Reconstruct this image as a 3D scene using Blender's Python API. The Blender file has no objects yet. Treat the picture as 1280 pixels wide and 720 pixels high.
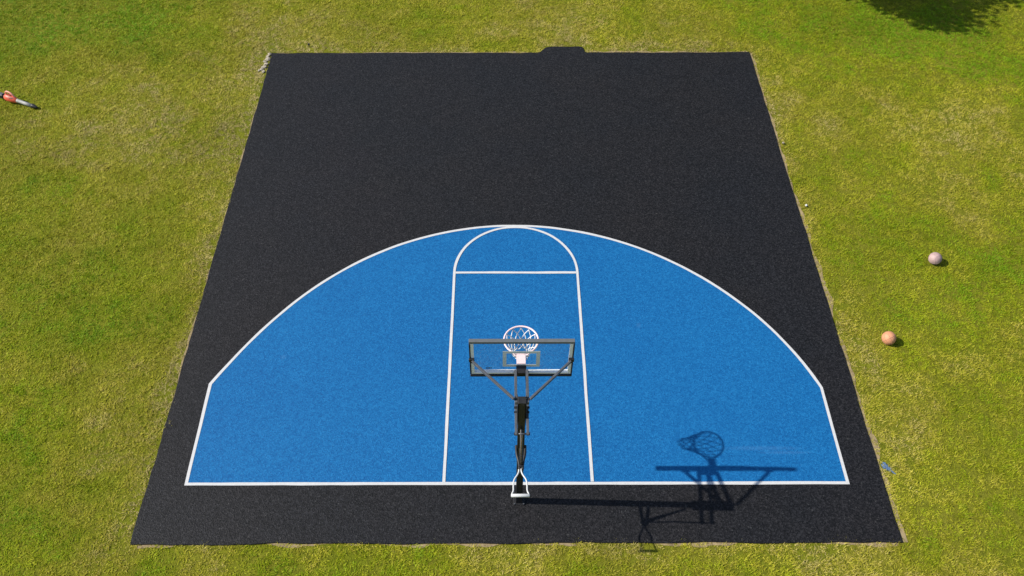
import bpy, bmesh, math, random
import numpy as np
from mathutils import Vector, Matrix

random.seed(7)
S = bpy.context.scene
C = S.collection
RAD = math.radians

# ------------------------------------------------------------------ camera
CAM_LOC = (-0.2445, -6.2569, 12.3548)
PITCH, YAW, ROLL = RAD(50.3534), RAD(-0.9361), RAD(0.6731)
F_PX = 1074.25
cp, sp, cy, sy = math.cos(PITCH), math.sin(PITCH), math.cos(YAW), math.sin(YAW)
fw = Vector((-sy * cp, cy * cp, -sp))
rt = Vector((cy, sy, 0))
up = rt.cross(fw)
cr, sr = math.cos(ROLL), math.sin(ROLL)
rt2 = rt * cr + up * sr
up2 = up * cr - rt * sr
cam_d = bpy.data.cameras.new('camera')
cam = bpy.data.objects.new('camera', cam_d)
C.objects.link(cam)
m = Matrix((rt2, up2, -fw)).transposed().to_4x4()
m.translation = CAM_LOC
cam.matrix_world = m
cam_d.sensor_width = 36
cam_d.lens = F_PX / 1280 * 36
cam_d.clip_end = 2000
S.camera = cam

# ------------------------------------------------------------------ sky, sun, exposure
SUN = Vector((-1.124, 0.034, 1.0)).normalized()
W = bpy.data.worlds.new('World')
S.world = W
W.use_nodes = True
nt = W.node_tree
sky = nt.nodes.new('ShaderNodeTexSky')
sky.sky_type = 'NISHITA'
sky.sun_disc = False
sky.sun_elevation = math.asin(SUN.z)
sky.sun_rotation = math.atan2(SUN.x, SUN.y) % (2 * math.pi)
nt.links.new(sky.outputs[0], nt.nodes['Background'].inputs[0])
nt.nodes['Background'].inputs[1].default_value = 0.095
sun_d = bpy.data.lights.new('sun', 'SUN')
sun_d.energy = 4.3
sun_d.angle = RAD(0.5)
sun_d.color = (1.0, 0.955, 0.87)
sun = bpy.data.objects.new('sun', sun_d)
C.objects.link(sun)
sun.rotation_euler = SUN.to_track_quat('Z', 'Y').to_euler()
sun.location = (-30, 0, 30)
S.view_settings.view_transform = 'Standard'
S.view_settings.look = 'None'
S.view_settings.gamma = 1
S.view_settings.exposure = 0.4

# ------------------------------------------------------------------ helpers
def tag(o, label=None, cat=None, group=None, kind=None):
    if label: o['label'] = label
    if cat: o['category'] = cat
    if group: o['group'] = group
    if kind: o['kind'] = kind
    return o

def empty(name, loc, rotz=0, **k):
    o = bpy.data.objects.new(name, None)
    C.objects.link(o)
    o.location = loc
    o.rotation_euler = (0, 0, rotz)
    o.empty_display_size = 0.1
    return tag(o, **k)

def obj(name, bm, mat, parent=None, smooth=False, loc=(0, 0, 0)):
    me = bpy.data.meshes.new(name)
    bmesh.ops.recalc_face_normals(bm, faces=bm.faces)
    bm.to_mesh(me)
    bm.free()
    me.materials.append(mat)
    if smooth:
        me.polygons.foreach_set('use_smooth', [True] * len(me.polygons))
    o = bpy.data.objects.new(name, me)
    C.objects.link(o)
    o.location = loc
    if parent: o.parent = parent
    return o

def box(bm, x0, x1, y0, y1, z0, z1, bev=0.0):
    vs = [bm.verts.new((x, y, z)) for z in (z0, z1) for y in (y0, y1) for x in (x0, x1)]
    fs = [bm.faces.new([vs[i] for i in q]) for q in
          ((0, 2, 3, 1), (4, 5, 7, 6), (0, 1, 5, 4), (2, 6, 7, 3), (0, 4, 6, 2), (1, 3, 7, 5))]
    if bev:
        es = {e for f in fs for e in f.edges}
        bmesh.ops.bevel(bm, geom=list(es), offset=bev, segments=2, affect='EDGES', profile=0.5)

def tube(bm, pts, r, sides=12, closed=False, cap=True):
    pts = [Vector(p) for p in pts]
    n = len(pts)
    rs = list(np.interp(np.linspace(0, 1, n), np.linspace(0, 1, len(r)), r)) if isinstance(r, (list, tuple)) else [r] * n
    rings = []
    prev = None
    for i, p in enumerate(pts):
        if closed:
            t = (pts[(i + 1) % n] - pts[i - 1])
        else:
            t = pts[min(i + 1, n - 1)] - pts[max(i - 1, 0)]
        t.normalize()
        if prev is None:
            a = Vector((0, 0, 1)) if abs(t.z) < 0.9 else Vector((0, 1, 0))
            u = t.cross(a).normalized()
        else:
            u = (prev - t * prev.dot(t)).normalized()
        prev = u
        v = t.cross(u)
        rings.append([bm.verts.new(p + (u * math.cos(2 * math.pi * k / sides) + v * math.sin(2 * math.pi * k / sides)) * rs[i]) for k in range(sides)])
    for i in range(n if closed else n - 1):
        a, b = rings[i], rings[(i + 1) % n]
        for k in range(sides):
            bm.faces.new((a[k], a[(k + 1) % sides], b[(k + 1) % sides], b[k]))
    if cap and not closed:
        bm.faces.new(rings[0][::-1])
        bm.faces.new(rings[-1])

def bar(bm, a, b, w, h, bev=.004):
    """rectangular tube from a to b, w wide sideways and h high"""
    a, b = Vector(a), Vector(b)
    t = (b - a).normalized()
    u = t.cross(Vector((0, 0, 1))).normalized(); v = u.cross(t)
    n0 = len(bm.verts)
    L = (b - a).length
    b2 = bmesh.new(); box(b2, 0, L, -w / 2, w / 2, -h / 2, h / 2, bev)
    M4 = Matrix((t, u, v)).transposed().to_4x4(); M4.translation = a
    bmesh.ops.transform(b2, matrix=M4, verts=b2.verts)
    me = bpy.data.meshes.new('bar_tmp'); b2.to_mesh(me); b2.free()
    bm.from_mesh(me); bpy.data.meshes.remove(me)

def smooth_path(pts, it=2):
    pts = [Vector(p) for p in pts]
    for _ in range(it):
        q = [pts[0]]
        for a, b in zip(pts[:-1], pts[1:]):
            q += [a.lerp(b, 0.25), a.lerp(b, 0.75)]
        q.append(pts[-1])
        pts = q
    return pts

# value noise, used for geometry and growth patterns of the lawn
def _hash(ix, iy, seed):
    h = (ix.astype(np.int64) * 374761393 + iy.astype(np.int64) * 668265263 + seed * 974634777) & 0x7fffffff
    h = ((h ^ (h >> 13)) * 1274126177) & 0x7fffffff
    h = h ^ (h >> 16)
    return (h & 0xffff) / 65535.0

def vnoise(x, y, s, seed=0):
    x = np.asarray(x, float) * s + 1000
    y = np.asarray(y, float) * s + 1000
    ix, iy = np.floor(x), np.floor(y)
    fx, fy = x - ix, y - iy
    fx = fx * fx * (3 - 2 * fx); fy = fy * fy * (3 - 2 * fy)
    a, b = _hash(ix, iy, seed), _hash(ix + 1, iy, seed)
    c, d = _hash(ix, iy + 1, seed), _hash(ix + 1, iy + 1, seed)
    return (a * (1 - fx) + b * fx) * (1 - fy) + (c * (1 - fx) + d * fx) * fy

def fbm(x, y, s, seed=0, o=4):
    t = 0; w = 0; a = 1
    for k in range(o):
        t = t + a * vnoise(x, y, s * 2 ** k, seed + k * 17); w += a; a *= .55
    return t / w

# ------------------------------------------------------------------ materials
def mat(name):
    mt = bpy.data.materials.new(name)
    mt.use_nodes = True
    return mt, mt.node_tree, mt.node_tree.nodes['Principled BSDF']

def nd(n, t, **k):
    x = n.nodes.new(t)
    for a, b in k.items(): setattr(x, a, b)
    return x

def noise(n, vec, scale, detail=3, rough=0.55):
    x = nd(n, 'ShaderNodeTexNoise')
    x.inputs['Scale'].default_value = scale
    x.inputs['Detail'].default_value = detail
    x.inputs['Roughness'].default_value = rough
    if vec is not None: n.links.new(vec, x.inputs['Vector'])
    return x.outputs['Fac']

def ramp(n, fac, stops):
    x = nd(n, 'ShaderNodeValToRGB')
    e = x.color_ramp.elements
    while len(e) < len(stops): e.new(0.5)
    for i, (p, c) in enumerate(stops):
        e[i].position = p
        e[i].color = (*c, 1) if len(c) == 3 else c
    n.links.new(fac, x.inputs['Fac'])
    return x.outputs['Color']

def mix(n, fac, a, b, mode='MIX'):
    x = nd(n, 'ShaderNodeMix', data_type='RGBA', blend_type=mode)
    if isinstance(fac, (int, float)): x.inputs[0].default_value = fac
    else: n.links.new(fac, x.inputs[0])
    for i, v in ((6, a), (7, b)):
        if isinstance(v, tuple): x.inputs[i].default_value = (*v, 1)
        else: n.links.new(v, x.inputs[i])
    return x.outputs[2]

def mth(n, op, a, b=None, clamp=False):
    x = nd(n, 'ShaderNodeMath', operation=op, use_clamp=clamp)
    for i, v in enumerate((a, b)):
        if v is None: continue
        if isinstance(v, (int, float)): x.inputs[i].default_value = v
        else: n.links.new(v, x.inputs[i])
    return x.outputs[0]

def bump(n, bsdf, h, strength, dist):
    x = nd(n, 'ShaderNodeBump')
    x.inputs['Strength'].default_value = strength
    x.inputs['Distance'].default_value = dist
    n.links.new(h, x.inputs['Height'])
    n.links.new(x.outputs[0], bsdf.inputs['Normal'])

def plain(name, col, rough=0.5, metal=0.0, var=0.15, scale=14, bmp=0.0, spec=0.5):
    mt, n, b = mat(name)
    g = nd(n, 'ShaderNodeNewGeometry')
    f = noise(n, g.outputs['Position'], scale, 5, 0.65)
    lo = tuple(c * (1 - var) for c in col)
    hi = tuple(min(1, c * (1 + var)) for c in col)
    n.links.new(ramp(n, f, [(0.3, lo), (0.7, hi)]), b.inputs['Base Color'])
    r = ramp(n, f, [(0.3, (rough * .85,) * 3), (0.7, (min(1, rough * 1.15),) * 3)])
    n.links.new(r, b.inputs['Roughness'])
    b.inputs['Metallic'].default_value = metal
    b.inputs['Specular IOR Level'].default_value = spec
    if bmp: bump(n, b, noise(n, g.outputs['Position'], scale * 8, 3), bmp, 0.002)
    return mt

def granule_mat(name, base, light, dark, fleck, tone, spread, spec):
    """wet-poured rubber crumb: fine granules, a few pale flecks, broad patchy wear"""
    mt, n, b = mat(name)
    g = nd(n, 'ShaderNodeNewGeometry')
    P = g.outputs['Position']
    v = nd(n, 'ShaderNodeTexVoronoi')
    v.inputs['Scale'].default_value = 52
    n.links.new(P, v.inputs['Vector'])
    sepv = nd(n, 'ShaderNodeSeparateColor')
    n.links.new(v.outputs['Color'], sepv.inputs[0])
    grain = ramp(n, sepv.outputs[0], [(0.0, dark), (0.5, base), (0.9, light), (0.985, light), (1.0, fleck)])
    mid = noise(n, P, 32, 3, 0.7)
    grain = mix(n, 0.75, grain, ramp(n, mid, [(0.3, (1 - spread,) * 3), (0.7, (1 + spread,) * 3)]), 'MULTIPLY')
    big = noise(n, P, 0.55, 4, 0.6)
    col = mix(n, 0.9, grain, ramp(n, big, [(0.3, tone[0]), (0.7, tone[1])]), 'MULTIPLY')
    n.links.new(col, b.inputs['Base Color'])
    b.inputs['Roughness'].default_value = 0.62
    b.inputs['Specular IOR Level'].default_value = spec
    bump(n, b, v.outputs['Distance'], 0.7, 0.006)
    return mt, n, b, col, P

M = {}
M['rubber'], *_ = granule_mat('black_rubber', (.0092, .0089, .0104), (.0205, .0203, .022), (.0024, .0028, .0034), (.040, .040, .039),
                              ((.84, .90, 1.0), (1.10, 1.03, 1.01)), .65, .22)
M['blue'], bn, bb, bcol, bP = granule_mat('blue_paint', (.0060, .113, .308), (.0105, .144, .362), (.0035, .086, .256), (.02, .165, .37),
                              ((.93, .95, .97), (1.06, 1.05, 1.03)), .12, .15)
# a few pale scuffs worn into the blue near the right corner and left arc
sep = nd(bn, 'ShaderNodeSeparateXYZ'); bn.links.new(bP, sep.inputs[0])
def blob(cx, cy_, rx, ry):
    dx = mth(bn, 'DIVIDE', mth(bn, 'SUBTRACT', sep.outputs[0], cx), rx)
    dy = mth(bn, 'DIVIDE', mth(bn, 'SUBTRACT', sep.outputs[1], cy_), ry)
    d = mth(bn, 'ADD', mth(bn, 'MULTIPLY', dx, dx), mth(bn, 'MULTIPLY', dy, dy))
    return mth(bn, 'SUBTRACT', 1.0, d, True)
sc = mth(bn, 'ADD', mth(bn, 'ADD', blob(3.95, .60, .75, .05), blob(4.3, .52, .5, .035)), mth(bn, 'ADD', blob(-4.08, 2.42, .06, .06), blob(2.2, 3.1, .05, .07)), True)
sc = mth(bn, 'MULTIPLY', sc, mth(bn, 'MULTIPLY', noise(bn, bP, 9, 4, .7), 0.30))
bn.links.new(mix(bn, sc, bcol, (.10, .25, .47)), bb.inputs['Base Color'])

M['line'] = plain('white_line_paint', (.555, .555, .55), .7, var=.09, scale=30, bmp=.5)
M['soil'] = plain('dry_soil', (.28, .215, .12), .95, var=.4, scale=9, bmp=1.0, spec=.1)
M['black'] = plain('black_powder_coat', (.012, .012, .014), .5, var=.3, scale=30)
M['gunmetal'] = plain('grey_powder_coat', (.085, .09, .10), .32, var=.2, scale=25)
M['border'] = plain('pale_board_border', (.88, .90, .89), .45, var=.05, scale=30)
M['alu'] = plain('grey_frame_paint', (.125, .135, .14), .38, var=.12, scale=20)
M['navy'] = plain('dark_rubber_trim', (.012, .015, .028), .5, var=.2, scale=20)
M['white_bar'] = plain('white_handle_coat', (.62, .62, .61), .4, var=.06, scale=30)
M['bronze'] = plain('weathered_steel', (.20, .16, .12), .35, .6, var=.3, scale=20)
M['pink'] = plain('faded_rim_paint', (.90, .68, .67), .4, var=.05, scale=30)
M['net'] = plain('white_net_cord', (.80, .80, .82), .8, var=.05, scale=60)
M['target'] = plain('white_target_line', (.90, .92, .93), .5, var=.03, scale=30)
M['orange_ball'] = plain('faded_orange_leather', (.60, .27, .14), .6, var=.12, scale=18, bmp=.5)
M['pale_ball'] = plain('pale_pink_leather', (.42, .285, .27), .6, var=.2, scale=16, bmp=.5)
M['seam_dark'] = plain('seam_rubber', (.40, .20, .13), .7, var=.1)
M['seam_mauve'] = plain('seam_mauve', (.36, .24, .26), .7, var=.1)
M['red'] = plain('red_plastic', (.68, .11, .055), .42, var=.1)
M['salmon'] = plain('pale_red_plastic', (.80, .32, .24), .45, var=.1)
M['tube'] = plain('grey_plastic', (.40, .39, .36), .5, var=.1)
M['blk_plastic'] = plain('black_plastic', (.014, .014, .015), .5, var=.2)
M['stone'] = plain('pale_limestone', (.36, .31, .235), .9, var=.45, scale=12, bmp=1.0)
M['bluescrap'] = plain('blue_crumb', (.075, .14, .26), .8, var=.3, scale=60)
M['bark'] = plain('bark', (.10, .075, .05), .95, var=.4, scale=10, bmp=1.0)

def glass_mat():
    mt, n, b = mat('clear_board_glass')
    out = n.nodes['Material Output']
    n.nodes.remove(b)
    tr = nd(n, 'ShaderNodeBsdfTransparent'); tr.inputs[0].default_value = (.965, .975, .98, 1)
    gl = nd(n, 'ShaderNodeBsdfGlossy'); gl.inputs['Roughness'].default_value = .04
    mx = nd(n, 'ShaderNodeMixShader'); mx.inputs[0].default_value = .03
    n.links.new(tr.outputs[0], mx.inputs[1]); n.links.new(gl.outputs[0], mx.inputs[2])
    n.links.new(mx.outputs[0], out.inputs[0])
    return mt
M['glass'] = glass_mat()

def foliage_mat(name, stops, transl=.3, attr='tint'):
    mt, n, b = mat(name)
    out = n.nodes['Material Output']
    a = nd(n, 'ShaderNodeAttribute', attribute_name=attr)
    s = nd(n, 'ShaderNodeSeparateColor'); n.links.new(a.outputs['Color'], s.inputs[0])
    c = ramp(n, s.outputs[0], stops)
    v = mth(n, 'ADD', mth(n, 'MULTIPLY', s.outputs[1], .75), .62)
    hv = nd(n, 'ShaderNodeHueSaturation'); n.links.new(c, hv.inputs['Color']); n.links.new(v, hv.inputs['Value'])
    n.links.new(hv.outputs[0], b.inputs['Base Color'])
    b.inputs['Roughness'].default_value = .6
    b.inputs['Specular IOR Level'].default_value = .15
    t = nd(n, 'ShaderNodeBsdfTranslucent'); n.links.new(hv.outputs[0], t.inputs[0])
    mx = nd(n, 'ShaderNodeMixShader'); mx.inputs[0].default_value = transl
    n.links.new(b.outputs[0], mx.inputs[1]); n.links.new(t.outputs[0], mx.inputs[2]); n.links.new(mx.outputs[0], out.inputs[0])
    return mt
GRASS_STOPS = [(0.0, (.20, .335, .008)), (0.35, (.325, .358, .012)), (0.62, (.455, .410, .042)), (1.0, (.50, .415, .16))]
M['grass'] = foliage_mat('lawn_grass', GRASS_STOPS, .3)
M['leaf'] = foliage_mat('tree_leaf', [(0, (.03, .07, .012)), (1, (.07, .12, .02))], .3)

def ground_mat():
    mt, n, b = mat('lawn_thatch')
    g = nd(n, 'ShaderNodeNewGeometry'); P = g.outputs['Position']
    c1 = ramp(n, noise(n, P, .5, 5, .6), [(.3, (.15, .18, .008)), (.7, (.22, .21, .022))])
    c2 = ramp(n, noise(n, P, 18, 4, .65), [(.3, (.55,) * 3), (.75, (1.25,) * 3)])
    n.links.new(mix(n, 1.0, c1, c2, 'MULTIPLY'), b.inputs['Base Color'])
    b.inputs['Roughness'].default_value = .95
    b.inputs['Specular IOR Level'].default_value = .1
    bump(n, b, noise(n, P, 30, 4, .7), 1.0, .03)
    return mt
M['ground'] = ground_mat()

# ------------------------------------------------------------------ ground
GZ = -0.030                      # soil level; the court's top is z = 0
bm = bmesh.new()
for q in [(-400, -400, 400, 400)]:
    vs = [bm.verts.new(p) for p in ((q[0], q[1], GZ), (q[2], q[1], GZ), (q[2], q[3], GZ), (q[0], q[3], GZ))]
    bm.faces.new(vs)
tag(obj('ground', bm, M['ground']), 'soil and thatch under the mown lawn', kind='structure')

# court pad outline (metres), anticlockwise from the near left corner
BL, BR, TR, TL = (-5.805, -.98), (5.755, -.985), (5.735, 11.41), (-5.80, 11.33)
PAD = [BL, BR, TR, (1.80, 11.385), (1.74, 11.40), (1.70, 11.60), (1.60, 11.635), (.93, 11.63), (.80, 11.59), (.66, 11.39), (.55, 11.37), TL]
def dense(poly, step=.12):
    out = []
    for a, b in zip(poly, poly[1:] + poly[:1]):
        L = math.dist(a, b); k = max(1, int(L / step))
        for i in range(k):
            t = i / k
            out.append((a[0] + (b[0] - a[0]) * t, a[1] + (b[1] - a[1]) * t))
    return out
pd = np.array(dense(PAD))
pd = pd + np.stack([(fbm(pd[:, 0], pd[:, 1], 1.1, 3) - .5) * .05 + (vnoise(pd[:, 0], pd[:, 1], 5, 5) - .5) * .018,
                    (fbm(pd[:, 0], pd[:, 1], 1.1, 9) - .5) * .05 + (vnoise(pd[:, 0], pd[:, 1], 5, 8) - .5) * .018], 1)
bm = bmesh.new()
lo = [bm.verts.new((x, y, GZ - .02)) for x, y in pd]
hi = [bm.verts.new((x, y, -.004)) for x, y in pd]
ce = pd.mean(0)
ins = [bm.verts.new((x + (ce[0] - x) * .001, y + (ce[1] - y) * .001, 0)) for x, y in pd]
n_ = len(pd)
for i in range(n_):
    j = (i + 1) % n_
    bm.faces.new((lo[i], lo[j], hi[j], hi[i])); bm.faces.new((hi[i], hi[j], ins[j], ins[i]))
bm.faces.new(ins)
tag(obj('court_surface', bm, M['rubber']), 'black rubber crumb half court laid on the lawn', kind='structure')

# three point outline
xl = (-5.205, -.005); xr = (5.185, -.018)
brk_l, brk_r = (-5.215, 1.855), (5.185, 1.76)
apts = np.array([brk_l, (-4.864, 2.562), (-4.298, 3.38), (-3.662, 4.041), (-2.977, 4.618), (-2.249, 5.073), (-1.486, 5.393), (-.70, 5.545), (.03, 5.567),
                 (.884, 5.491), (1.664, 5.306), (2.417, 4.966), (3.136, 4.512), (3.812, 3.956), (4.428, 3.256), (4.958, 2.354), brk_r])
cx0, cy0 = 0, .41
th = np.arctan2(apts[:, 1] - cy0, apts[:, 0] - cx0); rr = np.hypot(apts[:, 0] - cx0, apts[:, 1] - cy0)
pf = np.polyfit(th, rr, 5)
tt = np.linspace(th[0], th[-1], 120)
arc = [(cx0 + np.polyval(pf, a) * math.cos(a), cy0 + np.polyval(pf, a) * math.sin(a)) for a in tt]
outline = [xl] + arc + [xr]
bm = bmesh.new()
vs = [bm.verts.new((x, y, .004)) for x, y in outline]
bm.faces.new(vs)
tag(obj('court_paint', bm, M['blue']), 'blue playing area inside the three point line', kind='structure')

LW = .050
def stripe(bm, pts, w, z, closed=False, seed=0):
    P = [Vector((p[0], p[1])) for p in pts]
    n = len(P); L, R_ = [], []
    for i in range(n):
        if closed: a, b = P[i - 1], P[(i + 1) % n]; d0 = (P[i] - a).normalized(); d1 = (b - P[i]).normalized()
        else:
            d0 = (P[i] - P[i - 1]).normalized() if i else (P[1] - P[0]).normalized()
            d1 = (P[i + 1] - P[i]).normalized() if i < n - 1 else d0
        t = (d0 + d1).normalized()
        nn = Vector((-t.y, t.x)); k = 1 / max(.4, nn.dot(Vector((-d0.y, d0.x))))
        ww = w / 2 * k
        j1 = (float(vnoise([P[i].x], [P[i].y], 3, seed)[0]) - .5) * .008
        j2 = (float(vnoise([P[i].x], [P[i].y], 3, seed + 5)[0]) - .5) * .008
        q1 = P[i] + nn * (ww + j1); q2 = P[i] - nn * (ww + j2)
        L.append(bm.verts.new((q1.x, q1.y, z))); R_.append(bm.verts.new((q2.x, q2.y, z)))
    for i in range(n if closed else n - 1):
        j = (i + 1) % n
        bm.faces.new((L[i], R_[i], R_[j], L[j]))
def seg(a, b, step=.25):
    k = max(1, int(math.dist(a, b) / step))
    return [(a[0] + (b[0] - a[0]) * i / k, a[1] + (b[1] - a[1]) * i / k) for i in range(k + 1)]
bm = bmesh.new()
loop = seg(xl, arc[0])[:-1] + arc[:-1] + seg(arc[-1], xr)[:-1] + seg(xr, xl)[:-1]
stripe(bm, loop, LW, .008, True)
kw, FT = 1.155, 4.352
kl0, kr0, kl1, kr1 = (-1.175, LW / 2 - .01), (1.158, LW / 2 - .01), (-1.165, FT), (1.165, FT)
topc = [(1.165 * math.cos(a), FT + 1.185 * math.sin(a)) for a in np.linspace(math.pi, 0, 60)]
stripe(bm, seg(kl0, kl1)[:-1] + topc + seg(kr1, kr0)[1:], LW * .95, .012, seed=3)
stripe(bm, seg((-1.165 + LW / 2, FT), (1.165 - LW / 2, FT)), LW, .012, seed=7)
tag(obj('court_lines', bm, M['line']), 'white painted three point, key and baseline markings', kind='structure')

# bare soil rim along the pad
def soil_strip(bm, a, b, out, wmin, wmax, seed):
    L = math.dist(a, b); k = int(L / .07)
    A, B = [], []
    for i in range(k + 1):
        t = i / k
        x, y = a[0] + (b[0] - a[0]) * t, a[1] + (b[1] - a[1]) * t
        f = float(fbm([x * 1.0], [y * 1.0], 1.6, seed)[0]); f = min(1, max(0, (f - .3) / .4))
        w = wmin + (wmax - wmin) * f + (float(vnoise([x], [y], 9, seed)[0]) - .5) * .03
        A.append(bm.verts.new((x - out[0] * .05, y - out[1] * .05, GZ + .003)))
        B.append(bm.verts.new((x + out[0] * w, y + out[1] * w, GZ + .005)))
    for i in range(k):
        bm.faces.new((A[i], A[i + 1], B[i + 1], B[i]))
bm = bmesh.new()
soil_strip(bm, BR, TR, (1, 0), .02, .12, 21)
soil_strip(bm, BL, TL, (-1, 0), -.02, .035, 31)
soil_strip(bm, (-5.7, -.98), (5.7, -.985), (0, -1), -.035, .065, 41)
soil_strip(bm, (-5.7, 11.335), (.5, 11.38), (0, 1), .01, .08, 51)
soil_strip(bm, (1.85, 11.38), (5.7, 11.41), (0, 1), .02, .10, 61)
tag(obj('bare_soil', bm, M['soil']), 'strips of dry bare soil around the court edge', kind='structure')

# ------------------------------------------------------------------ lawn
def pad_dist(x, y):
    """signed distance outside the pad's rectangle"""
    dx = np.maximum(-5.80 - x, x - 5.745); dy = np.maximum(-.982 - y, y - 11.37)
    tabd = np.maximum(np.maximum(.78 - x, x - 1.72), y - 11.62)
    d = np.where((dx > 0) & (dy > 0), np.hypot(dx, dy), np.maximum(dx, dy))
    return np.where((x > .6) & (x < 1.9) & (y > 11), np.minimum(d, np.where(y < 11.36, d, tabd)), d)

def gauss(x, y, cx, cy_, r):
    return np.exp(-((x - cx) ** 2 + (y - cy_) ** 2) / (2 * r * r))

def dryness(x, y):
    d = 1.0 * (fbm(x, y, .32, 101, 5) - .5) + .75 * (fbm(x, y, 1.3, 202, 4) - .5) + .34 * (vnoise(x, y, 4.5, 303) - .5) + .41
    pdist = pad_dist(x, y)
    d = d + np.where(y < -.9, .16, .32) * np.exp(-np.maximum(pdist, 0) / .22) + .12 * np.exp(-np.maximum(pdist, 0) / 1.0)
    # greener and drier areas of the lawn
    d = d - .22 * gauss(x, y, 12.0, 11.0, 1.6) - .16 * gauss(x, y, 9.0, 12.0, 1.6) - .18 * gauss(x, y, -12.6, 12.6, 1.7)
    d = d - .14 * gauss(x, y, 7.0, 4.6, 1.2) - .15 * gauss(x, y, -7.4, 3.6, .9)
    d = d + .16 * gauss(x, y, 6.6, 9.2, 1.2) + .14 * gauss(x, y, 11.8, 7.0, 2.2) + .12 * gauss(x, y, -9.5, 7.2, 2.0)
    d = d + .30 * np.where(x < -5.7, np.exp(-np.maximum(-5.80 - x, 0) / .30), 0) * (fbm(x, y, .9, 515, 3) > .47) * (y > -1)
    d = d + .20 * gauss(x, y, -6.25, 2.6, .45) + .18 * gauss(x, y, -6.6, .4, .5) + .14 * gauss(x, y, -8.6, 9.3, 1.3) - .16 * gauss(x, y, -10.2, 3.2, .8)
    d = d - .15 * gauss(x, y, 7.4, .1, .5) + .16 * gauss(x, y, 6.9, 2.0, .7) - .14 * gauss(x, y, 9.6, 4.0, 1.0) + .14 * gauss(x, y, 8.7, 2.4, .8)
    d = d + .24 * gauss(x, y, -5.95, -.9, .35) + .14 * gauss(x, y, 7.2, .6, 1.2)
    return d

rng = np.random.default_rng(11)
def grass_field():
    # tufts, denser where the photo looks
    N = 240000
    y = -3.4 + 20.4 * rng.random(N)
    hw = 8.2 + (y + 3.4) * .52
    x = (rng.random(N) * 2 - 1) * hw
    keep = rng.random(N) < hw / 18.8
    x, y = x[keep], y[keep]
    d = pad_dist(x, y)
    ragged = -.028 + .085 * np.clip((fbm(x, y, 1.7, 77) - .42) / .35, 0, 1) + .03 * (vnoise(x, y, 11, 78) - .5)
    side = np.where(x > 5.7, .042, np.where(x < -5.7, -.01, .0))
    k = d > (ragged + side)
    x, y = x[k], y[k]
    dry = dryness(x, y)
    thin = np.clip(1.2 - .55 * np.clip(dry - .55, 0, 1) * 2, .35, 1)
    k = rng.random(len(x)) < thin
    x, y, dry = x[k], y[k], dry[k]
    T = len(x)
    nb = 9
    lush = (.55 + .75 * fbm(x, y, 10.0, 55, 2)) * (.75 + .55 * vnoise(x, y, 2.2, 56))
    hx = rng.normal(0, .75, T); hy = rng.normal(0, .75, T)
    tb = rng.random(T)
    X = np.repeat(x, nb) + rng.normal(0, .028, T * nb)
    Y = np.repeat(y, nb) + rng.normal(0, .028, T * nb)
    n = len(X)
    ang = rng.random(n) * 2 * np.pi
    lx = np.cos(ang) * .9 + np.repeat(hx, nb); ly = np.sin(ang) * .9 + np.repeat(hy, nb)
    q = np.hypot(lx, ly) + 1e-6; lx /= q; ly /= q
    Ln = (.030 + .038 * rng.random(n)) * np.repeat(lush, nb)
    til = np.radians(42 + 40 * rng.random(n))
    h = Ln * np.cos(til); r = Ln * np.sin(til)
    w = .0040 + .0040 * rng.random(n)
    px, py = -ly, lx
    # twist the blade's width a little out of the horizontal
    tw = (rng.random(n) - .5) * 1.0
    z0 = np.full(n, GZ + .002)
    v = np.empty((n, 3, 3), np.float32)
    v[:, 0] = np.stack([X - px * w, Y - py * w, z0 - w * tw], 1)
    v[:, 1] = np.stack([X + px * w, Y + py * w, z0 + w * tw], 1)
    v[:, 2] = np.stack([X + lx * r, Y + ly * r, z0 + h], 1)
    tint = np.clip(np.repeat(dry, nb) + rng.normal(0, .10, n), 0, 1)
    pv = .5 + 1.9 * (fbm(x, y, .8, 404, 4) - .5)
    val = np.clip(.40 * rng.random(n) + .30 * np.repeat(tb, nb) + .30 * np.repeat(pv, nb), 0, 1)
    return v.reshape(-1, 3), np.stack([tint, val], 1)
def tri_mesh(name, V, mat_, col=None, per=3):
    nf = len(V) // per
    me = bpy.data.meshes.new(name)
    me.vertices.add(len(V)); me.loops.add(len(V)); me.polygons.add(nf)
    me.vertices.foreach_set('co', V.astype(np.float32).ravel())
    me.loops.foreach_set('vertex_index', np.arange(len(V), dtype=np.int32))
    me.polygons.foreach_set('loop_start', np.arange(0, len(V), per, dtype=np.int32))
    me.update(calc_edges=True)
    if col is not None:
        a = me.color_attributes.new('tint', 'FLOAT_COLOR', 'POINT')
        c = np.ones((len(V), 4), np.float32)
        c[:, :2] = np.repeat(col, per, 0)
        a.data.foreach_set('color', c.ravel())
    me.materials.append(mat_)
    o = bpy.data.objects.new(name, me)
    C.objects.link(o)
    return o
V, col = grass_field()
tag(tri_mesh('grass', V, M['grass'], col), 'short mown yellow green lawn grass around the court', 'grass', kind='stuff')
del V, col

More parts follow.
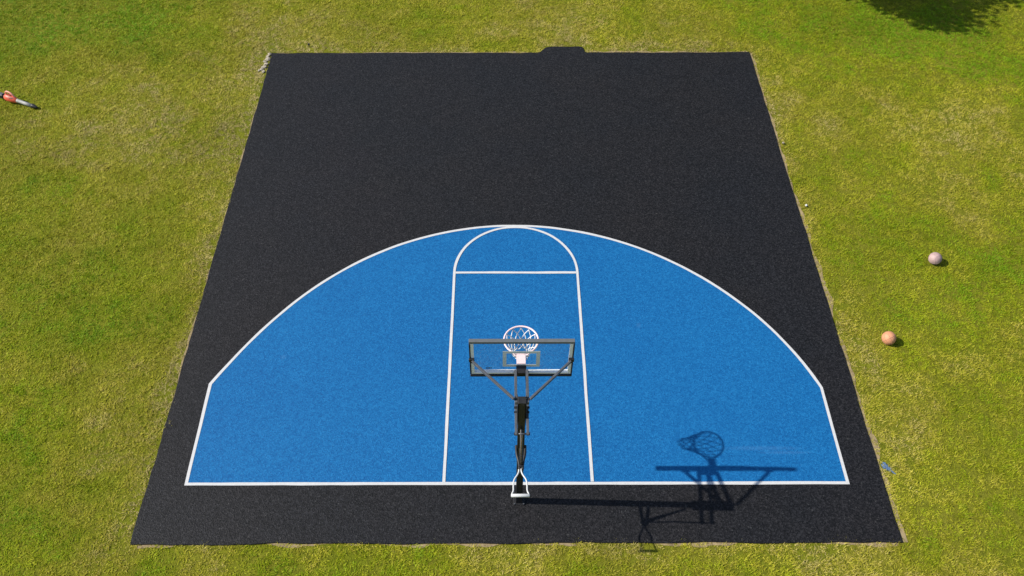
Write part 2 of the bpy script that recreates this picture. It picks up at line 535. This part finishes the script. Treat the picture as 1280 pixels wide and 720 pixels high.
# ------------------------------------------------------------------ tree beyond the top edge (its shadow enters the picture)
TX, TY = 5.6, 15.95
tree = empty('tree', (TX, TY, GZ), label='broad leafy tree on the lawn beyond the far right of the court', cat='tree')
bm = bmesh.new()
tube(bm, smooth_path([(0, 0, 0), (.05, .02, 1.2), (-.03, .05, 2.4), (.02, 0, 3.6), (0, .1, 5.6)]), [.32, .25, .22, .17, .10, .05], 12)
trunk = obj('trunk', bm, M['bark'], tree, True)
bm = bmesh.new()
tips = []
for k in range(11):
    a = k * 2.4 + .3; z0 = 2.2 + .28 * k; L = 2.7 - .12 * k
    e = (math.cos(a) * L, math.sin(a) * L, z0 + 1.0 + .12 * k)
    mid_ = (math.cos(a) * L * .5, math.sin(a) * L * .5, z0 + .65)
    p = smooth_path([(0, 0, z0), mid_, e], 2)
    tube(bm, p, [.10 - .08 * i / (len(p) - 1) for i in range(len(p))], 7)
    tips += [e, mid_]
obj('limb', bm, M['bark'], tree, True)
cl = []
for k in range(120):
    while True:
        p = np.array([rng.uniform(-1, 1), rng.uniform(-1, 1), rng.uniform(-1, 1)])
        if .35 < np.linalg.norm(p) < 1: break
    cl.append((p * np.array([2.95, 3.15, 2.3]) + np.array([0, 0, 4.9]), rng.uniform(.35, .75)))
VV, cc = [], []
for c_, r_ in cl:
    nL = int(330 * r_)
    d_ = rng.normal(0, 1, (nL, 3)); d_ /= np.linalg.norm(d_, axis=1)[:, None]
    p = c_ + d_ * (r_ * rng.random(nL) ** .45)[:, None]
    u = rng.normal(0, 1, (nL, 3)); u /= np.linalg.norm(u, axis=1)[:, None]
    w_ = np.cross(u, rng.normal(0, 1, (nL, 3))); w_ /= np.linalg.norm(w_, axis=1)[:, None]
    s_ = rng.uniform(.06, .11, nL)[:, None]
    VV.append(np.stack([p - u * s_, p - w_ * s_ * .55, p + u * s_, p + w_ * s_ * .55], 1))
    cc.append(np.stack([rng.random(nL) * .6 + .4 * rng.random(), rng.random(nL)], 1))
crown = tri_mesh('crown', np.concatenate(VV).reshape(-1, 3), M['leaf'], np.concatenate(cc), 4)
crown.parent = tree

# ------------------------------------------------------------------ basketball hoop
HY = -.30
hoop = empty('basketball_hoop', (0, HY, 0), label='tall black basketball hoop with clear backboard on the court baseline', cat='basketball hoop')
def T(x, y, z): return (x, y - HY, z)
PW = .050
# pole
bm = bmesh.new(); box(bm, -PW, PW, -PW, PW, 0, 2.88, .008)
pole = obj('pole', bm, M['black'], hoop)
bm = bmesh.new(); box(bm, -PW - .004, PW + .004, -PW - .004, PW + .004, 2.883, 2.905, .006)
obj('pole_cap', bm, M['blk_plastic'], pole)
bm = bmesh.new(); box(bm, -.085, .085, -.075, .075, .001, .014, .004)
bp = obj('base_plate', bm, M['black'], hoop)
for sx in (-1, 1):
    for sy_ in (-1, 1):
        bm = bmesh.new(); tube(bm, [(sx * .070, sy_ * .062, .0145), (sx * .070, sy_ * .062, .028)], .011, 6); obj('bolt', bm, M['gunmetal'], bp)
# pivot bracket plates at the top of the pole
for sx in (-1, 1):
    bm = bmesh.new()
    x0, x1 = sorted((sx * (PW + .003), sx * (PW + .009)))
    box(bm, x0, x1, -.085, .075, 2.42, 2.90, .002)
    pb = obj('pivot_plate', bm, M['black'], hoop)
    for (yy, zz) in ((.03, 2.87), (0, 2.72), (.01, 2.585)):
        bm = bmesh.new(); tube(bm, [(sx * (PW + .010), yy, zz), (sx * (PW + .052), yy, zz)], .016, 8); obj('pivot_bolt', bm, M['blk_plastic'], pb)
# arms
AX = .076
for sx in (-1, 1):
    bm = bmesh.new(); bar(bm, T(sx * AX, -.33, 2.865), T(sx * AX, .27, 2.733), .034, .046)
    obj('upper_arm', bm, M['gunmetal'], hoop)
    bm = bmesh.new(); bar(bm, T(sx * AX, -.61, 2.545), T(sx * AX, .27, 2.62), .034, .040)
    la = obj('lower_arm', bm, M['gunmetal'], hoop)
    bm = bmesh.new(); tube(bm, [T(sx * (AX - .02), -.592, 2.546), T(sx * (AX + .028), -.592, 2.546)], .019, 8)
    obj('end_bolt', bm, M['blk_plastic'], la)
    # diagonal braces to the sides of the backboard
    bm = bmesh.new(); bar(bm, T(sx * (AX + .03), -.285, 2.90), T(sx * .655, .268, 2.955), .030, .042)
    obj('brace', bm, M['gunmetal'], hoop)
bm = bmesh.new(); tube(bm, [T(-AX + .02, -.592, 2.546), T(AX - .02, -.592, 2.546)], .011, 8)
obj('cross_pin', bm, M['gunmetal'], hoop, True)
# lift linkage and white handle
HZ = 1.70
bm = bmesh.new(); tube(bm, [T(0, -.60, HZ + .04), T(-.004, -.585, 2.10), T(0, -.592, 2.535)], [.013, .013, .013], 8)
obj('lift_rod', bm, M['bronze'], hoop, True)
bm = bmesh.new()
a_, b_ = Vector(T(0, -.585, HZ + .03)), Vector(T(0, -.372, 2.28))
tube(bm, [a_, a_.lerp(b_, .45), a_.lerp(b_, .46), b_], [.028, .028, .019, .019], 12)
obj('lift_spring', bm, M['blk_plastic'], hoop, True)
for sx in (-1, 1):
    bm = bmesh.new(); tube(bm, smooth_path([T(sx * .062, -.30, HZ + .02), T(sx * .060, -.43, HZ + .015), T(sx * .028, -.55, HZ + .005), T(sx * .02, -.66, HZ)], 2), .019, 8)
    obj('handle_link', bm, M['black'], hoop, True)
bm = bmesh.new(); box(bm, -.034, .034, -.02, .02, -.03, .03, .006)
bmesh.ops.translate(bm, vec=Vector(T(0, -.61, HZ)), verts=bm.verts)
obj('handle_pivot', bm, M['blk_plastic'], hoop)
bm = bmesh.new()
hx0 = -.014
for sx in (-1, 1):
    tube(bm, smooth_path([T(hx0 + sx * .014, -.645, HZ), T(hx0 + sx * .022, -.72, HZ), T(hx0 + sx * .088, -.815, HZ), T(hx0 + sx * .094, -.90, HZ), T(hx0 + sx * .092, -.98, HZ), T(hx0 + sx * .113, -1.015, HZ), T(hx0 + sx * .113, -1.04, HZ)], 2), .0105, 10)
hd = obj('handle', bm, M['white_bar'], hoop, True)
bm = bmesh.new(); tube(bm, [T(hx0 - .126, -1.045, HZ), T(hx0 - .119, -1.045, HZ), T(hx0 + .119, -1.045, HZ), T(hx0 + .126, -1.045, HZ)], [.016, .023, .023, .016], 14)
obj('grip_bar', bm, M['white_bar'], hd, True)
# backboard
BW, B0, B1, YB0, YB1 = .690, 2.555, 3.335, .306, .362
board = empty('backboard', (0, 0, 0)); board.parent = hoop
bm = bmesh.new(); y_ = .345; box(bm, -BW + .03, BW - .03, y_ - HY, y_ + .008 - HY, B0 + .045, B1 - .03)
obj('glass_panel', bm, M['glass'], board)
bm = bmesh.new()
box(bm, -BW + .016, -BW + .058, YB0 - HY, YB1 - HY, B0 + .079, B1 - .045, .004)
box(bm, BW - .058, BW - .016, YB0 - HY, YB1 - HY, B0 + .079, B1 - .045, .004)
box(bm, -BW + .016, BW - .016, YB0 - HY, YB1 - HY, B0 + .046, B0 + .076, .004)
obj('frame_border', bm, M['border'], board)
bm = bmesh.new(); box(bm, -BW, BW, YB0 - HY, YB1 - HY, B1 - .042, B1, .004)
obj('frame_top', bm, M['alu'], board)
bm = bmesh.new()
box(bm, -BW - .002, BW + .002, YB0 - .016 - HY, YB1 + .012 - HY, B0, B0 + .043, .008)
for sx in (-1, 1):
    x0, x1 = sorted((sx * (BW + .002), sx * (BW - .0135)))
    box(bm, x0, x1, YB0 - .008 - HY, YB1 + .006 - HY, B0 + .046, B1 - .045, .004)
obj('edge_pad', bm, M['navy'], board)
bm = bmesh.new()
s0, s1, sw, st = 2.705, 3.062, .250, .050
yq0, yq1 = .3545 - HY, .3565 - HY
box(bm, -sw, sw, yq0, yq1, s1 - st, s1); box(bm, -sw, sw, yq0, yq1, s0, s0 + st)
box(bm, -sw, -sw + st, yq0, yq1, s0 + st + .001, s1 - st - .001); box(bm, sw - st, sw, yq0, yq1, s0 + st + .001, s1 - st - .001)
obj('target_square', bm, M['target'], board)
bm = bmesh.new()
for x0, x1 in ((-.475, -.455), (-.447, -.418), (-.410, -.398)):
    box(bm, x0, x1, yq0, yq1, 2.66, 2.685)
obj('decal', bm, M['navy'], board)
for sx in (-1, 1):
    bm = bmesh.new()
    x0, x1 = sorted((sx * .625, sx * .700))
    box(bm, x0, x1, .272 - HY, .305 - HY, 2.925, 2.985, .006)
    cb = obj('brace_clamp', bm, M['blk_plastic'], board)
    bm = bmesh.new(); tube(bm, [T(sx * .655, .272, 2.955), T(sx * .655, .245, 2.955)], .015, 6); obj('bolt', bm, M['blk_plastic'], cb)
# bracket between arms and board
bm = bmesh.new()
box(bm, -.068, .068, .215 - HY, .338 - HY, 2.725, 2.755, .004)
box(bm, -.066, -.056, .215 - HY, .310 - HY, 2.58, 2.722, .003); box(bm, .056, .066, .215 - HY, .310 - HY, 2.58, 2.722, .003)
box(bm, -.054, .054, .285 - HY, .31 - HY, 2.57, 2.722, .003)
mb = obj('board_bracket', bm, M['black'], hoop)
for sx in (-1, 1):
    bm = bmesh.new(); tube(bm, [T(sx * .067, .25, 2.735), T(sx * .10, .25, 2.735)], .014, 6); obj('bolt', bm, M['blk_plastic'], mb)
# rim
RC = Vector(T(.006, .767, 2.75)); RR, RT = .2365, .0125
bm = bmesh.new()
tube(bm, [RC + Vector((math.cos(a) * RR, math.sin(a) * RR, 0)) for a in np.linspace(0, 2 * math.pi, 64, endpoint=False)], RT, 10, True)
rim = obj('rim', bm, M['pink'], hoop, True)
bm = bmesh.new()
box(bm, -.062, .062, .362 - HY, .515 - HY, 2.752, 2.766, .003)
box(bm, -.060, .060, .362 - HY, .372 - HY, 2.66, 2.749, .003)
obj('mount_plate', bm, M['pink'], rim)
for sx in (-1, 1):
    bm = bmesh.new(); tube(bm, [T(.006 + sx * .165, .600, 2.748), T(sx * .055, .49, 2.742)], .009, 8)
    obj('rim_strut', bm, M['pink'], rim, True)
for k in range(12):
    a = 2 * math.pi * k / 12
    p = RC + Vector((math.cos(a) * (RR - .008), math.sin(a) * (RR - .008), -.012))
    bm = bmesh.new(); tube(bm, [p + Vector((0, 0, .004)), p + Vector((0, 0, -.018))], .004, 6)
    obj('net_hook', bm, M['pink'], rim)
# net: diamonds of cord hung from twelve hooks
bm = bmesh.new()
NL = [(0, .226), (-.085, .196), (-.160, .158), (-.225, .125), (-.280, .106), (-.330, .108)]
def npnt(l, k):
    z, r = NL[l]
    a = 2 * math.pi * (k + (.5 if l % 2 else 0)) / 12
    j = .012 * l / 5
    return RC + Vector((math.cos(a) * r + random.uniform(-j, j), math.sin(a) * r + random.uniform(-j, j), z - .022 + random.uniform(-j, j)))
NP = [[npnt(l, k) for k in range(12)] for l in range(len(NL))]
for l in range(len(NL) - 1):
    for k in range(12):
        for dk in ((0, -1) if l % 2 == 0 else (0, 1)):
            a, b = NP[l][k], NP[l + 1][(k + dk) % 12]
            mid_ = a.lerp(b, .5) + Vector((random.uniform(-.004, .004), random.uniform(-.004, .004), -.004))
            tube(bm, [a, mid_, b], .0064, 5, cap=False)
obj('net', bm, M['net'], rim, True)

# ------------------------------------------------------------------ balls
def ball(loc, r, mt, seam, rot, label):
    t = empty('basketball', loc, label=label, cat='ball')
    t.rotation_euler = rot
    bm = bmesh.new(); bmesh.ops.create_uvsphere(bm, u_segments=40, v_segments=24, radius=r)
    obj('ball_cover', bm, mt, t, True)
    bm = bmesh.new()
    A = np.linspace(0, 2 * math.pi, 48, endpoint=False)
    R0 = r - .0012
    tube(bm, [(R0 * math.cos(a), R0 * math.sin(a), 0) for a in A], .0042, 6, True)
    tube(bm, [(R0 * math.cos(a), 0, R0 * math.sin(a)) for a in A], .0042, 6, True)
    for s in (-1, 1):
        tube(bm, [(R0 * .62 * s - .14 * s * R0 * math.cos(2 * a), *(math.sqrt(max(1e-6, R0 ** 2 - (R0 * .62 * s - .14 * s * R0 * math.cos(2 * a)) ** 2)) * np.array([math.cos(a), math.sin(a)]))) for a in A], .0042, 6, True)
    obj('seam', bm, seam, t, True)
ball((6.602, 2.743, GZ + .123), .121, M['orange_ball'], M['seam_dark'], (.5, .3, .7), 'faded orange basketball on the grass, the one nearer the court edge')
ball((8.041, 4.633, GZ + .121), .119, M['pale_ball'], M['seam_mauve'], (1.1, .2, 2.0), 'pale pinkish white basketball on the grass, farther from the hoop')

# ------------------------------------------------------------------ leaf blower lying on the lawn
lb = empty('leaf_blower', (-11.30, 9.46, GZ + .02), rotz=math.atan2(-.36, .93), label='red and grey leaf blower lying on the lawn left of the court', cat='leaf blower')
bm = bmesh.new()
tube(bm, [(-.19, 0, .10), (-.175, 0, .10), (-.13, 0, .10), (-.05, 0, .10), (.03, 0, .095), (.09, 0, .085), (.13, 0, .08), (.14, 0, .08)], [.035, .062, .082, .088, .080, .064, .052, .046], 20)
body = obj('motor_housing', bm, M['red'], lb, True)
bm = bmesh.new()
for k in range(5):
    x = -.12 + .03 * k
    tube(bm, [(x + .004, -.080 + .004 * abs(k - 2), .135), (x + .004, 0, .192 - .002 * abs(k - 2)), (x + .004, .07, .15)], .005, 6)
obj('vent_grille', bm, M['blk_plastic'], body, True)
bm = bmesh.new()
tube(bm, smooth_path([(-.17, .03, .15), (-.15, .035, .225), (-.06, .03, .255), (.05, .02, .22), (.085, .015, .14)], 2), .018, 10)
hdl = obj('carry_handle', bm, M['salmon'], lb, True)
bm = bmesh.new()
tube(bm, smooth_path([(-.10, -.03, .172), (-.02, -.05, .165), (.06, -.03, .145), (.11, -.01, .12)], 1), [.018, .025, .028, .03, .026, .018, .012, .01], 8)
obj('side_cover', bm, M['salmon'], body, True)
bm = bmesh.new()
tube(bm, [(.141, 0, .08), (.16, 0, .079), (.35, 0, .062), (.525, 0, .050)], [.046, .040, .039, .038], 18)
obj('blower_tube', bm, M['tube'], lb, True)
bm = bmesh.new()
tube(bm, [(.526, 0, .05), (.535, 0, .05), (.585, 0, .048), (.64, 0, .040), (.675, 0, .036)], [.046, .049, .045, .026, .018], 16)
obj('nozzle', bm, M['blk_plastic'], lb, True)
bm = bmesh.new(); box(bm, -.36, -.21, -.05, .05, .05, .15, .015)
bat = obj('battery', bm, M['blk_plastic'], lb)
bm = bmesh.new(); box(bm, -.35, -.225, -.035, .035, .153, .163, .004)
obj('battery_latch', bm, M['gunmetal'], bat)
bm = bmesh.new(); tube(bm, [(-.215, 0, .10), (-.185, 0, .10)], .045, 14)
obj('rear_collar', bm, M['blk_plastic'], lb, True)

# ------------------------------------------------------------------ small things
def rock(name, loc, s, seed, mt, **k):
    r_ = random.Random(seed)
    bm = bmesh.new(); bmesh.ops.create_icosphere(bm, subdivisions=2, radius=1)
    for v in bm.verts:
        f = 1 + r_.uniform(-.22, .22)
        v.co = Vector((v.co.x * s[0] * f, v.co.y * s[1] * f, v.co.z * s[2] * f))
    o = obj(name, bm, mt, None, False, loc)
    o.rotation_euler = (r_.uniform(-.2, .2), r_.uniform(-.2, .2), r_.uniform(0, 3))
    return tag(o, **k)
spots = [(-5.85, 11.30, .060), (-5.885, 11.21, .045), (-5.865, 11.10, .070), (-5.91, 11.00, .050), (-5.875, 10.90, .060), (-5.90, 10.79, .065), (-5.94, 10.70, .055), (-5.885, 10.61, .045), (-5.99, 10.66, .035)]
for i, (x, y, s) in enumerate(spots):
    rock('stone', (x, y, GZ + .018), (s, s * .8, s * .32), 50 + i, M['stone'], label="pale broken stone in the small heap at the court's far left corner", cat='stone', group="pale stones at the court's far left corner")
rock('pebble', (5.93, 6.16, GZ + .03), (.028, .024, .02), 90, M['line'], label='small white pebble in the grass, upper right of the court edge, nearer one', cat='pebble')
rock('pebble', (5.86, 8.08, GZ + .03), (.028, .025, .022), 91, M['stone'], label='tiny cream pebble in the grass by the right court edge, farther one', cat='pebble')
bm = bmesh.new()
rim_v, mid_v = [], []
for k in range(28):
    t = 2 * math.pi * k / 28
    r1 = .125 * (1 + .35 * math.sin(3 * t + 1) + random.uniform(-.25, .25)); r2 = .045 * (1 + random.uniform(-.35, .35))
    p = lambda f, z: (f * (math.cos(t) * r1 * .62 + math.sin(t) * r2 * .8), f * (-math.cos(t) * r1 * .75 + math.sin(t) * r2 * .9), z)
    rim_v.append(bm.verts.new(p(1, GZ + random.uniform(.004, .010)))); mid_v.append(bm.verts.new(p(.5, GZ + random.uniform(.010, .024))))
c0 = bm.verts.new((0, 0, GZ + .014))
for k in range(28):
    j = (k + 1) % 28
    if k % 3 != 2: bm.faces.new((rim_v[k], rim_v[j], mid_v[j], mid_v[k]))
    bm.faces.new((mid_v[k], mid_v[j], c0))
tag(obj('paint_splash', bm, M['bluescrap'], loc=(5.90, .26, 0)), 'small faint blue splash on the dry grass beside the right court edge', 'paint splash')
bm = bmesh.new()
tube(bm, [(0, 0, GZ - .02), (0, 0, .03), (0, 0, .034), (0, 0, .06)], [.012, .012, .03, .026], 8)
tag(obj('peg', bm, M['blk_plastic'], loc=(-4.95, 11.62, 0)), 'small black peg in the grass behind the far court edge', 'peg')
